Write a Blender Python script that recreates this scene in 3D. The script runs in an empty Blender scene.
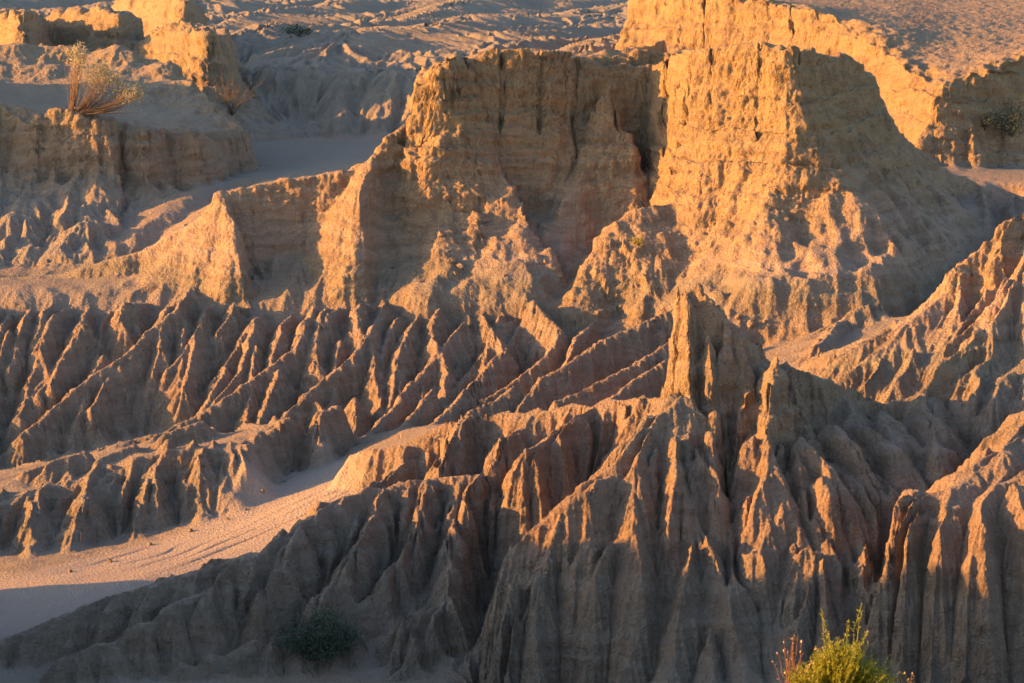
import bpy, math, os, time
import numpy as np
from concurrent.futures import ThreadPoolExecutor

T0 = time.time()
C = bpy.context.scene.collection
SC = bpy.context.scene

# ------------------------------------------------------------------ camera
F = 2904.0                      # focal length in picture pixels (20 degree lens)
PITCH = math.radians(8.0)
cam_d = bpy.data.cameras.new('camera')
cam = bpy.data.objects.new('camera', cam_d)
C.objects.link(cam)
cam.location = (0, 0, 0)
cam.rotation_euler = (math.radians(90) - PITCH, 0, 0)
cam_d.sensor_width = 36
cam_d.lens = 36 * F / 1024
cam_d.clip_start = 1
cam_d.clip_end = 20000
SC.camera = cam

# ------------------------------------------------------------------ light
SUN_EL = math.radians(11.0)
SUN_AZ = math.radians(7.0)     # how far the sun stands on the camera's side of due left
w = bpy.data.worlds.new('World')
SC.world = w
w.use_nodes = True
nt = w.node_tree
sky = nt.nodes.new('ShaderNodeTexSky')
sky.sky_type = 'NISHITA'
sky.sun_disc = False
sky.sun_elevation = SUN_EL
sky.sun_rotation = math.radians(-90) - SUN_AZ
sky.air_density = 1.0
sky.dust_density = 1.0
sky.ozone_density = 1.0
nt.links.new(sky.outputs[0], nt.nodes['Background'].inputs[0])
nt.nodes['Background'].inputs[1].default_value = 0.108
sd = bpy.data.lights.new('sun', 'SUN')
sun = bpy.data.objects.new('sun', sd)
C.objects.link(sun)
sd.energy = 5.0
sd.angle = math.radians(0.5)
sd.color = (1.0, 0.435, 0.075)
S = np.array([-math.cos(SUN_AZ) * math.cos(SUN_EL), -math.sin(SUN_AZ) * math.cos(SUN_EL), math.sin(SUN_EL)])
from mathutils import Vector
sun.rotation_euler = Vector(S).to_track_quat('Z', 'Y').to_euler()
sun.location = tuple(S * 300)
SC.view_settings.view_transform = 'Standard'
SC.view_settings.look = 'None'
SC.view_settings.exposure = 1.72
SC.view_settings.gamma = 1

# ------------------------------------------------------------------ numeric helpers
QUALITY = float(os.environ.get('TQ', '1'))
f32 = np.float32
POOL = ThreadPoolExecutor(4)


def par(fn, *arrs):
    """run fn on row blocks of equally shaped arrays, four threads"""
    n = arrs[0].shape[0]
    nb = 32
    cuts = np.linspace(0, n, nb + 1).astype(int)
    res = list(POOL.map(lambda k: fn(*[a[cuts[k]:cuts[k + 1]] for a in arrs]), range(nb)))
    if isinstance(res[0], tuple):
        return tuple(np.concatenate(r, 0) for r in zip(*res))
    return np.concatenate(res, 0)


def hashu(ix, iy, seed):
    h = (ix.astype(np.uint32) * np.uint32(374761393)) ^ (iy.astype(np.uint32) * np.uint32(668265263)) ^ np.uint32((seed * 2246822519) & 0xffffffff)
    h = (h ^ (h >> np.uint32(13))) * np.uint32(1274126177)
    return h ^ (h >> np.uint32(16))


def h01(h):
    return (h & np.uint32(0xffffff)).astype(f32) * f32(1 / 16777216.0)


def noise2(x, y, seed=0):
    """gradient noise, about -1..1"""
    x0 = np.floor(x); y0 = np.floor(y)
    fx = (x - x0).astype(f32); fy = (y - y0).astype(f32)
    ix = x0.astype(np.int64); iy = y0.astype(np.int64)
    ux = fx * fx * fx * (fx * (fx * 6 - 15) + 10)
    uy = fy * fy * fy * (fy * (fy * 6 - 15) + 10)

    def g(dx, dy):
        a = h01(hashu(ix + dx, iy + dy, seed)) * f32(6.2831853)
        return np.cos(a) * (fx - dx) + np.sin(a) * (fy - dy)
    a = g(0, 0); b = g(1, 0); c = g(0, 1); d = g(1, 1)
    a = a + ux * (b - a); c = c + ux * (d - c)
    return (a + uy * (c - a)) * f32(1.5)


def fbm2(x, y, seed=0, octs=3, gain=.5):
    s = 0; a = 1.0
    for o in range(octs):
        s = s + noise2(x * 2.03 ** o, y * 2.03 ** o, seed + 17 * o) * f32(a)
        a *= gain
    return s


def noise3(x, y, z, seed=0):
    x0 = np.floor(x); y0 = np.floor(y); z0 = np.floor(z)
    fx = (x - x0).astype(f32); fy = (y - y0).astype(f32); fz = (z - z0).astype(f32)
    ix = x0.astype(np.int64); iy = y0.astype(np.int64); iz = z0.astype(np.int64)
    ux = fx * fx * (3 - 2 * fx); uy = fy * fy * (3 - 2 * fy); uz = fz * fz * (3 - 2 * fz)

    def v(dx, dy, dz):
        return h01(hashu(ix + dx + (iz + dz) * 7919, iy + dy + (iz + dz) * 104729, seed))
    a = v(0, 0, 0); b = v(1, 0, 0); c = v(0, 1, 0); d = v(1, 1, 0)
    e = v(0, 0, 1); f = v(1, 0, 1); g = v(0, 1, 1); h = v(1, 1, 1)
    a += ux * (b - a); c += ux * (d - c); e += ux * (f - e); g += ux * (h - g)
    a += uy * (c - a); e += uy * (g - e)
    return (a + uz * (e - a)) * 2 - 1


def sstep(a, b, x):
    t = np.clip((x - a) / (b - a), 0, 1)
    return t * t * (3 - 2 * t)


def gauss_axis(a, sig, axis):
    if sig < .3:
        return a
    r = max(1, int(math.ceil(sig * 2.5)))
    k = np.exp(-.5 * (np.arange(-r, r + 1) / sig) ** 2); k /= k.sum()
    a = np.moveaxis(a, axis, 0)
    p = np.concatenate([np.repeat(a[:1], r, 0), a, np.repeat(a[-1:], r, 0)], 0)
    n = a.shape[0]
    cuts = np.linspace(0, n, 17).astype(int)

    def blk(i):
        lo, hi = cuts[i], cuts[i + 1]
        out = p[lo:hi] * f32(k[0])
        for j in range(1, 2 * r + 1):
            out += p[lo + j:hi + j] * f32(k[j])
        return out
    return np.moveaxis(np.concatenate(list(POOL.map(blk, range(16))), 0), 0, axis)


def gauss(a, sig):
    return gauss_axis(gauss_axis(a, sig, 0), sig, 1)


def P(px, py, Y):
    """the place seen at picture point (px,py) at Y metres in front of the viewpoint"""
    c, s = math.cos(PITCH), math.sin(PITCH)
    v = (341.5 - py) / F
    t = Y / (c + v * s)
    return np.array([(px - 512) / F * t, Y, t * (-s + v * c)])


# ------------------------------------------------------------------ terrain plan
# floor of the valleys: control points (px, py, Y, dz)
FLOOR = [
    # near side, out of view
    (-2500, 683, 10, -.6), (512, 683, 10, -.6), (3500, 683, 10, -.6),
    (-1200, 683, 35, -.9), (512, 683, 35, -.9), (2300, 683, 35, -.9),
    (-600, 683, 62, -.8), (100, 683, 62, -.7), (500, 683, 62, -.45), (800, 683, 62, -.45), (1100, 683, 62, -.4), (1700, 683, 62, -.5),
    (-600, 683, 72, -3.2), (100, 683, 72, -2.8), (512, 683, 72, -2.8), (1000, 683, 72, -2.9), (1700, 683, 72, -2.9),
    # foot of the front ridge
    (-400, 683, 80, -1.4), (-100, 683, 80, -1.4), (100, 683, 80, -1.4), (300, 683, 80, -1.4), (0, 683, 83.6, 0), (150, 685, 83.8, 0), (300, 688, 84, 0), (450, 695, 83.5, 0), (500, 705, 80, -.8), (700, 715, 81, -.8), (900, 715, 80.5, -.8), (1100, 715, 80, -.8), (1500, 715, 79, -.8), (560, 683, 79, -2.6), (750, 683, 79, -2.8), (950, 683, 78.5, -2.8), (1150, 683, 78, -2.6),
    # wash
    (-150, 660, 84, 0), (0, 634, 87, 0), (0, 605, 90, 0), (0, 580, 93, 0), (100, 590, 90.5, 0), (150, 560, 94, 0), (150, 535, 98, 0), (250, 535, 95.5, 0), (250, 505, 100, 0),
    (330, 500, 97.5, 0), (370, 478, 99.5, 0), (330, 462, 104, 0), (400, 450, 102.5, 0), (440, 428, 104, 0), (400, 428, 105.5, -.2), (-200, 640, 88, 0), (-300, 600, 96, 0),
    # foot of the flutes, gullies inside the band
    (0, 470, 105.5, -.3), (90, 440, 107, -.6), (200, 425, 108, -.7), (280, 440, 106.5, -.5), (480, 412, 107, -.6), (560, 395, 106.5, -.9), (630, 390, 104, -1.0),
    (0, 375, 111.5, -1.2), (100, 375, 111.5, -1.3), (230, 372, 111.5, -1.3), (330, 365, 111.5, -1.3), (420, 365, 111.5, -1.3), (520, 355, 111.5, -1.3), (600, 350, 110.5, -1.3),
    (-150, 380, 111, -.5), (-300, 420, 108, 0),
    # bench over the flutes
    (-150, 290, 117, -.2), (0, 289, 117, -.3), (60, 289, 117, -.3), (120, 288, 117, -.3), (200, 284, 117, -.2), (300, 284, 117, -.1), (400, 284, 117, -.1), (500, 286, 117, -.1), (560, 290, 116.6, -.1), (640, 300, 115.5, -.3), (720, 320, 114, -.4),
    # creek and valley behind on the left
    (-100, 275, 121, -.3), (0, 270, 122, -.3), (60, 268, 121.5, -.4), (100, 260, 122.5, -.4), (140, 236, 125, -.2), (180, 206, 128, -.1), (230, 182, 133, 0), (300, 168, 137, 0), (200, 165, 141, 0), (350, 148, 146, 0), (250, 141, 150, 0), (430, 141, 149, 0),
    (-100, 200, 135, 0), (0, 190, 140, -.2),
    (600, 130, 150, 0), (800, 130, 152, 0), (330, 141, 151, 0),
    # far flats
    (-300, 60, 180, -1), (0, 60, 180, -.5), (300, 52, 182, 0), (300, 34, 215, 0), (300, 8, 290, 0), (600, 60, 175, -.6), (600, 30, 215, -.4), (600, 5, 300, 0), (900, 8, 290, 0), (0, 5, 300, 0), (-400, 8, 290, 0), (1400, 8, 290, 0),
    (1100, 60, 200, -1.5), (1500, 100, 180, -2),
    # right side valley
    (925, 152, 141, 0), (970, 160, 140, 0), (1040, 162, 140, 0), (1200, 165, 140, 0), (1015, 185, 130, -.2), (985, 225, 121, -.3), (940, 268, 115, -.2), (890, 300, 111.5, -.2), (820, 330, 109.5, -.3), (770, 345, 108, -.5),
    (850, 380, 103, -.3), (780, 385, 101, -.8), (720, 390, 101, -1.0), (1200, 400, 104, -1),
    (1500, 300, 112, 0),
]

# profiles: (distance from the crest, drop)
PR = {
    'spur':   [(0, 0), (.2, .10), (.6, .55), (1.5, 1.5), (3, 2.9), (8, 7), (20, 14)],
    'spurst': [(0, 0), (.12, .10), (.5, .8), (1.1, 2.0), (2.5, 3.6), (8, 9), (20, 16)],
    'knife':  [(0, 0), (.08, .15), (.35, 1.1), (.8, 2.2), (2, 3.6), (6, 7), (20, 16)],
    'blade':  [(0, 0), (.12, .18), (.45, 1.5), (.9, 3.0), (1.6, 4.4), (3.2, 6.4), (8, 11), (20, 18)],
    'edge':   [(0, 0), (.06, .3), (.2, 2.0), (.4, 3.7), (1.2, 4.8), (4, 8), (8, 11), (20, 18)],
    'rib':    [(0, 0), (.05, .04), (.25, .32), (.5, .72), (.9, 1.25), (2, 2.6), (5, 6)],
    'col':    [(0, 0), (.14, .06), (.27, .24), (.38, .8), (.55, 1.8), (1.3, 3.4), (4, 8)],
    'easy':   [(0, 0), (.5, .15), (2, 1.0), (5, 2.8), (8, 5.2), (12, 10), (30, 32)],
    'slow':   [(0, 0), (1, .1), (4, .6), (10, 1.8), (30, 5)],
    'wall':   [(0, 0), (.25, .12), (.5, 2.5), (1.0, 3.1), (1.6, 4.9), (2.2, 6.4), (3.4, 7.7), (5.6, 8.9), (7.5, 11.5), (12, 17), (30, 30)],
    'spire':  [(0, 0), (.2, .15), (.7, 3.2), (1.2, 5.2), (2.0, 7.2), (2.8, 8.7), (4.2, 9.9), (6, 11), (8, 14), (12, 18), (30, 30)],
    'right':  [(0, 0), (.3, .2), (1.0, 2.6), (2.6, 4.4), (4.4, 6.0), (5.5, 7.4), (8, 8.8), (12, 11), (30, 20)],
    'butr':   [(0, 0), (.2, .15), (.6, 1.5), (1.3, 3.0), (2.2, 4.2), (3.4, 5.0), (5, 6.6), (8, 11), (20, 24)],
    'mesa':   [(0, 0), (.3, .2), (.9, 2.6), (1.6, 4.2), (3.2, 5.4), (6, 6.8), (12, 8.6), (30, 13)],
    'mesal':  [(0, 0), (.5, .25), (.9, 1.2), (1.3, 2.6), (2.4, 3.3), (6.0, 4.6), (10, 6.6), (30, 13)],
    'block':  [(0, 0), (.3, .2), (.9, 2.0), (1.8, 3.6), (3.2, 4.6), (6, 5.6), (30, 12)],
    'front':  [(0, 0), (.4, .35), (1.2, 1.25), (2.3, 2.7), (2.9, 4.4), (3.3, 6.4), (3.6, 8.4), (4.2, 10.5), (14, 15), (30, 22)],
    'lobe':   [(0, 0), (.4, .15), (1.0, .6), (1.6, 1.5), (2.1, 3.4), (2.5, 6.2), (3, 8.5), (10, 12), (30, 18)],
    'face':   [(0, 0), (.2, .15), (.6, .8), (1.2, 1.7), (2.6, 3.0), (6, 5.2), (14, 9.5), (30, 18)],
    'step':   [(0, 0), (.2, .10), (.5, .8), (.9, 1.8), (1.6, 2.4), (3.5, 3.2), (8, 5.5), (30, 16)],
}

FEATS = []


def feat(kind, region, pts, F_, B=None, L=None, R=None, k=.35, warp=1.0, hard=0.0, closed=False):
    q = np.array([P(*p[:3]) + np.array([0, 0, p[3] if len(p) > 3 else 0]) for p in pts])
    FEATS.append(dict(kind=kind, region=region, q=q, F=F_, B=B or F_, L=L or F_, R=R or F_, k=k, warp=warp, hard=hard, closed=closed))


def ridge(region, pts, F_, **kw):
    feat('line', region, pts, F_, **kw)


def mesa(region, pts, F_, **kw):
    feat('poly', region, pts, F_, closed=True, **kw)


# regions
REG = ['valley_floor', 'sand_wash', 'fluted_slope', 'butte', 'front_ridge', 'right_hill', 'far_mesa', 'left_mesa', 'far_slopes', 'left_hill', 'terrace']
RG = {n: i for i, n in enumerate(REG)}

# ---- main butte: plan outline with the height of its rim
mesa('butte', [(419, 74, 121.2), (440, 66, 121.0), (460, 58, 121.2), (476, 58, 122.1), (540, 50, 123.0), (600, 64, 123.8), (655, 68, 124.4), (690, 52, 121.0), (742, 46, 119.0), (785, 46, 117.4),
               (818, 50, 119.3), (850, 60, 122.0), (868, 78, 123.3), (850, 60, 126), (690, 52, 126), (540, 50, 126), (440, 66, 125.6)],
     'wall', B='mesa', L='spire', R='right', k=.15, hard=1)
ridge('butte', [(868, 84, 123.2), (890, 122, 124.6), (912, 150, 126), (945, 168, 128), (985, 180, 130)], 'right', B='mesa', k=.4, hard=.6)
# left steps of the butte
ridge('butte', [(424, 118, 121.9), (402, 120, 121.5), (386, 132, 121.0), (372, 152, 120.5)], 'butr', k=.3, hard=.8)
ridge('butte', [(372, 152, 120.5), (366, 172, 119.4), (362, 205, 118.2), (359, 255, 116.9)], 'butr', L='spur', k=.15, hard=.4)
ridge('butte', [(372, 155, 120.8), (345, 168, 120.6), (300, 178, 120.2), (255, 186, 119.8), (222, 194, 119.3)], 'butr', B='mesa', k=.3, hard=.5)
ridge('butte', [(226, 194, 119.2), (236, 222, 118.2), (243, 266, 116.9)], 'butr', L='spur', k=.15, hard=.3)
ridge('butte', [(610, 90, 122.6), (628, 130, 122.0)], 'butr', L='spurst', k=.12, hard=.9)
ridge('butte', [(222, 196, 119.3), (190, 225, 119.8), (140, 250, 120.4), (60, 272, 120.5), (-40, 285, 120)], 'butr', B='easy', k=.4)
# corner pillar of the butte and its lower ribs
ridge('butte', [(783, 56, 117.3), (775, 150, 116.6), (770, 210, 115.9), (764, 262, 115.0)], 'spire', R='right', k=.3, hard=.7)
ridge('butte', [(800, 230, 116.2), (803, 262, 115.4), (800, 296, 114.4)], 'spurst', k=.2, hard=.4)
ridge('butte', [(735, 215, 117.6), (728, 262, 116.0), (716, 300, 114.6)], 'spurst', k=.25, hard=.4)
ridge('butte', [(690, 200, 119), (655, 205, 118.2), (612, 222, 117.5), (585, 262, 116.6), (575, 280, 115.9)], 'spur', k=.5, hard=.7)
ridge('butte', [(670, 245, 117.2), (655, 285, 115.8), (640, 300, 115.0)], 'spur', k=.4, hard=.6)
ridge('butte', [(513, 240, 118.6), (515, 262, 118.0), (513, 284, 117.4)], 'knife', k=.2, hard=.3)
# right foot of the butte, rounded noses
ridge('butte', [(850, 215, 120.5), (862, 262, 116.4), (868, 300, 113.6)], 'spur', k=.6)
ridge('butte', [(900, 215, 121.5), (915, 250, 117.5), (918, 280, 115)], 'spur', k=.6)
ridge('butte', [(940, 200, 124), (955, 235, 119.5), (958, 255, 117.5)], 'spur', k=.5)
ridge('butte', [(985, 182, 128), (990, 215, 123)], 'spurst', k=.3)
ridge('butte', [(1010, 178, 129), (1012, 205, 124.5)], 'spurst', k=.3)
ridge('butte', [(1040, 178, 129), (1036, 205, 124.5)], 'spurst', k=.3)

# ---- fluted band: the main spurs
def band(pts, prof='spurst', k=.15, off=0):
    if prof != 'rib':
        off -= .65          # the main spurs stand out in front of the ribs
    q = [(a, b, 116.5 - (b - 280) * .055 + off) for a, b in pts]
    if pts[0][1] < 300:          # the spurs run out flush into the bench above
        q[0] = (q[0][0], q[0][1], 116.9, -.6)
    ridge('fluted_slope', q, prof, k=k)


band([(-60, 290), (-70, 340), (-90, 420)])
band([(10, 288), (2, 330), (-12, 390), (-20, 440)])
band([(92, 290), (84, 325), (66, 352), (52, 385)])
band([(187, 278), (180, 305), (144, 331), (127, 351), (75, 389), (22, 434)], 'spurst', k=.12)
band([(316, 286), (304, 320), (300, 344), (262, 372), (244, 383), (210, 407), (161, 432), (101, 446), (56, 464), (10, 485)], 'spurst', k=.15)
band([(378, 290), (374, 327), (356, 355), (322, 377), (301, 400), (262, 432), (235, 450)])
band([(315, 400), (332, 425), (342, 442)])
band([(425, 296), (433, 337), (453, 370), (447, 397), (432, 418), (405, 440)])
band([(470, 292), (485, 321), (507, 348), (486, 371), (462, 397), (440, 415)])
band([(527, 288), (532, 300), (564, 330), (552, 352), (508, 386), (470, 406)], off=-.4)
band([(606, 294), (583, 336), (567, 364)], off=-1)
band([(690, 300), (665, 312), (605, 341), (540, 378), (518, 408)], 'spurst', off=-2.0)
band([(690, 330), (667, 341), (620, 371), (556, 401)], 'spurst', off=-3.6)
band([(700, 350), (668, 358), (622, 388), (600, 404)], 'spurst', off=-4.8)
band([(432, 388), (412, 412), (380, 443)], off=-2.0)
band([(412, 380), (392, 405), (372, 425), (356, 446)], off=-1.4)
band([(470, 386), (450, 408), (420, 434)], off=-2.2)
band([(515, 384), (496, 400), (470, 410)], off=-2.2)
band([(350, 396), (352, 420), (345, 446)], off=-.8)

# the small ribs between the main spurs, close together
rs = np.random.default_rng(3)
xr = -90.0
while xr < 560:
    lean = np.interp(xr, [-100, 60, 200, 330, 420, 500, 600], [-.12, -.22, -.42, -.30, -.22, -.45, -.7]) + rs.normal() * .15
    ln = rs.uniform(40, 130); p0 = 287 + rs.uniform(-2, 6); wig = rs.normal() * 9
    pts = [(xr + lean * ln * t + wig * math.sin(t * 3.0), p0 + ln * t) for t in (0, .3, .65, 1)]
    band(pts, 'rib', .14, rs.uniform(-.6, .2))
    FEATS[-1]['reach'] = 3.0
    xr += rs.uniform(10, 25)
xr = -90.0
while xr < 470:
    lean = np.interp(xr, [-100, 60, 200, 330, 420, 500], [-.15, -.3, -.5, -.25, .15, -.2]) + rs.normal() * .3
    p0 = rs.uniform(318, 372); ln = rs.uniform(45, 90)
    pts = [(xr + lean * ln * t, p0 + ln * t) for t in (0, .4, .75, 1)]
    band(pts, 'rib', .14, rs.uniform(-.8, -.1))
    FEATS[-1]['reach'] = 3.0
    xr += rs.uniform(22, 34)

# shelf above the wash and its steep front
mesa('terrace', [(-120, 540, 97), (-60, 520, 98), (0, 502, 99.2), (60, 486, 100.2), (110, 470, 101), (150, 456, 101.6), (195, 450, 101.6), (228, 450, 101.4), (246, 448, 101.6),
                      (262, 438, 103), (290, 418, 105.2), (240, 428, 105.6), (150, 440, 105), (60, 458, 105), (0, 470, 105.4), (-120, 500, 104)], 'step', k=.4)
for a_, b_ in [((-20, 512, 98.6), (-34, 572, 95.4)), ((40, 494, 99.6), (28, 562, 95.8)), ((92, 478, 100.4), (72, 545, 96.8)), ((150, 462, 101.2), (140, 530, 98.0)), ((205, 452, 101.2), (196, 512, 98.9)), ((240, 452, 101.2), (232, 490, 99.8))]:
    ridge('terrace', [a_, ((a_[0] + b_[0]) / 2 + 4, (a_[1] + b_[1]) / 2 - 8, (a_[2] + b_[2]) / 2), b_], 'spur', k=.35)
rs2 = np.random.default_rng(5)
fr_px = np.array([(-60, 520, 98), (0, 502, 99.2), (60, 486, 100.2), (110, 470, 101), (150, 456, 101.6), (195, 450, 101.6), (246, 448, 101.6)])
xr = -50.0
while xr < 240:
    y0_ = float(np.interp(xr, fr_px[:, 0], fr_px[:, 1])); d0_ = float(np.interp(xr, fr_px[:, 0], fr_px[:, 2]))
    ln = rs2.uniform(18, 52); up = rs2.uniform(-16, 2)
    ridge('terrace', [(xr + 6, y0_ + up, d0_ + .8), (xr, y0_ + 4, d0_ - .2), (xr - ln * .2, y0_ + ln * .5, d0_ - ln * .022), (xr - ln * .3, y0_ + ln, d0_ - ln * .045)], 'rib', k=.2)
    FEATS[-1]['reach'] = 3.0
    xr += rs2.uniform(14, 36)
for k_ in range(16):
    a_ = rs2.uniform(-40, 220); y0_ = float(np.interp(a_, fr_px[:, 0], fr_px[:, 1])) - rs2.uniform(6, 30)
    d0_ = float(np.interp(a_, fr_px[:, 0], fr_px[:, 2])) + rs2.uniform(.8, 3.5)
    ridge('terrace', [(a_, y0_, d0_), (a_ - 22, y0_ + 8, d0_ - .5), (a_ - 40, y0_ + 15, d0_ - 1.0)], 'rib', k=.3)
    FEATS[-1]['reach'] = 2.0
ridge('fluted_slope', [(335, 405, 105.6), (318, 412, 104.9), (322, 440, 104.0)], 'step', k=.15)
ridge('fluted_slope', [(290, 425, 104.8), (262, 440, 104.4), (270, 455, 104.2)], 'step', k=.15)
ridge('fluted_slope', [(250, 466, 101.0), (251, 480, 100.6)], 'knife', k=.15)

# ---- front ridge
# lit shelf on the left of the pinnacle
ridge('front_ridge', [(690, 394, 93.5), (640, 398, 95.0), (582, 404, 96.6), (530, 412, 97.4), (475, 412, 98.0), (440, 432, 98.0), (408, 446, 98.2), (372, 450, 98.8), (354, 452, 99.4)], 'face', B='spurst', k=.15)
ridge('front_ridge', [(470, 414, 97.8), (452, 440, 96.4), (440, 470, 95)], 'spurst', k=.12)
ridge('front_ridge', [(535, 412, 97.3), (505, 440, 95.5), (490, 470, 94)], 'spurst', k=.12)
ridge('front_ridge', [(600, 404, 96.0), (560, 428, 94.4), (525, 456, 93)], 'spurst', k=.12)
ridge('front_ridge', [(415, 446, 98), (395, 470, 96.2), (372, 486, 95.2)], 'spurst', k=.12)
# low crest in front of the wash
ridge('front_ridge', [(-120, 662, 85.0), (0, 640, 85.8), (90, 604, 87.0), (180, 572, 88.0), (225, 558, 88.4), (262, 552, 88.8), (300, 522, 90.4), (340, 496, 92.4), (385, 486, 93.4), (430, 478, 93.8), (480, 474, 93.6)], 'face', B='spur', k=.3)
ridge('front_ridge', [(385, 488, 93.2), (362, 530, 90.4), (345, 566, 88.6), (320, 600, 87)], 'spurst', k=.12)
ridge('front_ridge', [(430, 478, 93.6), (415, 530, 90.8), (372, 592, 88.0)], 'spurst', k=.12)
ridge('front_ridge', [(480, 474, 94), (452, 540, 90.4), (448, 600, 87.4), (400, 622, 86.0)], 'spurst', k=.12)
ridge('front_ridge', [(300, 524, 90.2), (288, 560, 88.4), (262, 600, 86.8)], 'spurst', k=.12)
ridge('front_ridge', [(240, 556, 88.4), (205, 590, 87.2), (150, 620, 86.0), (60, 660, 84.4)], 'spur', k=.15)
ridge('front_ridge', [(330, 620, 86.4), (240, 648, 85.4), (140, 680, 84.2)], 'spur', k=.15)
ridge('front_ridge', [(450, 602, 87.2), (410, 650, 85.2), (380, 690, 83.8)], 'spurst', k=.15)
# ribs down the shaded face under the low crest
cr_ = np.array([(0, 640, 85.8), (90, 604, 87.0), (180, 572, 88.0), (262, 552, 88.8), (300, 522, 90.4), (340, 496, 92.4), (385, 486, 93.4), (430, 478, 93.8), (490, 474, 93.6)])
rq = np.random.default_rng(11)
xr = 10.0
while xr < 490:
    y0_ = float(np.interp(xr, cr_[:, 0], cr_[:, 1])); d0_ = float(np.interp(xr, cr_[:, 0], cr_[:, 2]))
    ln = rq.uniform(45, 110) * (1 if xr > 150 else .6); lean = -.45 + rq.normal() * .12 + (xr > 300) * .15
    pts = [(xr + lean * ln * t + rq.normal() * 2, y0_ + 2 + ln * t, d0_ - .1 - ln * t * (.030 + .012 * (xr > 280))) for t in (0, .35, .7, 1)]
    ridge('front_ridge', pts, 'rib', k=.12)
    FEATS[-1]['reach'] = 3.0
    xr += rq.uniform(16, 34)
# pinnacle hill
ridge('front_ridge', [(677, 289, 89.5), (688, 285, 89.4), (706, 296, 89.4), (726, 318, 89.6)], 'edge', k=.12, warp=.5, hard=.6)
ridge('front_ridge', [(720, 319, 89.6), (742, 338, 90.1), (800, 366, 91.2), (850, 392, 91.8), (888, 402, 92.0), (925, 386, 92.6), (955, 356, 93.4), (975, 325, 94.4)], 'spurst', L='edge', k=.15, hard=.5)
ridge('front_ridge', [(684, 292, 89.2), (686, 340, 88.9), (688, 385, 88.4), (690, 420, 87.4)], 'blade', L='edge', k=.15, warp=.5, hard=.6)
ridge('front_ridge', [(704, 335, 89.0), (708, 370, 88.5), (714, 420, 87.3)], 'blade', k=.15, warp=.5, hard=.6)
ridge('front_ridge', [(774, 350, 88.2), (772, 400, 87.2), (768, 440, 86.3)], 'blade', k=.15, warp=.5, hard=.5)
ridge('front_ridge', [(752, 362, 89.8), (774, 372, 88.2)], 'blade', k=.12)
# skirts of the pinnacle hill
ridge('front_ridge', [(676, 396, 88.0), (640, 440, 86.8), (600, 478, 86.0), (568, 505, 85.6)], 'front', k=.3)
ridge('front_ridge', [(688, 420, 87.4), (690, 470, 85.8), (700, 520, 84.8)], 'front', k=.3)
ridge('front_ridge', [(768, 440, 86.3), (790, 500, 84.8), (812, 540, 84.2)], 'front', k=.3)
ridge('front_ridge', [(640, 440, 86.8), (625, 500, 85.2)], 'front', k=.3)
ridge('front_ridge', [(800, 420, 88.5), (850, 480, 86.2), (868, 520, 85.2)], 'front', k=.3)
ridge('front_ridge', [(846, 396, 91.2), (862, 440, 88.6), (868, 490, 86.2), (866, 530, 84.8)], 'front', k=.3)
ridge('front_ridge', [(880, 410, 91), (896, 440, 88.8), (905, 470, 87)], 'spur', k=.3)
ridge('front_ridge', [(925, 395, 92), (935, 430, 89.6), (940, 460, 87.6)], 'spur', k=.3)
ridge('front_ridge', [(568, 505, 85.6), (545, 560, 84.4), (520, 620, 83.2)], 'spurst', k=.15)
ridge('front_ridge', [(545, 545, 84.6), (515, 600, 83.8), (492, 660, 82.6)], 'spurst', k=.15)
# the fluted columns down its front
def colm(pts, off=-.35):
    yf = lambda py: np.interp(py, [400, 440, 500, 560, 620, 690], [88.2, 86.7, 85.3, 84.5, 83.9, 83.3])
    ridge('front_ridge', [(a, b, float(yf(b)) + off, -.35 if i_ == 0 else 0) for i_, (a, b) in enumerate(pts)], 'col', k=.10, warp=.7)
    FEATS[-1]['reach'] = 3.5


for pts in [[(639, 450), (600, 484), (560, 517), (540, 555), (528, 620), (520, 690)], [(609, 483), (579, 525), (588, 588), (584, 690)], [(622, 490), (605, 532), (612, 600), (606, 690)], [(640, 510), (626, 550), (636, 620), (634, 690)],
            [(650, 440), (645, 494), (657, 551), (655, 620), (660, 690)], [(674, 430), (674, 470), (668, 540), (676, 600), (680, 690)], [(690, 440), (692, 500), (694, 560), (700, 640), (700, 690)], [(711, 430), (722, 468), (720, 506), (712, 570), (718, 690)],
            [(752, 464), (741, 498), (730, 551), (736, 620), (738, 690)], [(768, 450), (764, 500), (756, 545), (758, 620), (760, 690)], [(776, 480), (780, 517), (794, 536), (784, 580), (786, 690)], [(801, 483), (812, 520), (816, 560), (812, 690)],
            [(800, 450), (836, 500), (846, 536), (838, 590), (840, 690)], [(801, 427), (840, 470), (865, 506), (866, 545), (862, 620), (866, 690)], [(598, 495), (556, 560), (556, 640), (550, 690)]]:
    colm(pts)
colm([(830, 412), (862, 455), (887, 494), (891, 525)], .5)
colm([(862, 410), (895, 450), (914, 483), (917, 500)], 1.2)
colm([(895, 412), (925, 450), (940, 487)], 2.2)
# right lobe
ridge('front_ridge', [(922, 500, 83.4), (960, 480, 84.0), (1000, 448, 85.4), (1040, 412, 87.2), (1100, 380, 89)], 'lobe', k=.3)
ridge('front_ridge', [(975, 500, 83.0), (1010, 480, 83.6), (1060, 450, 84.6)], 'lobe', k=.3)

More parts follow.
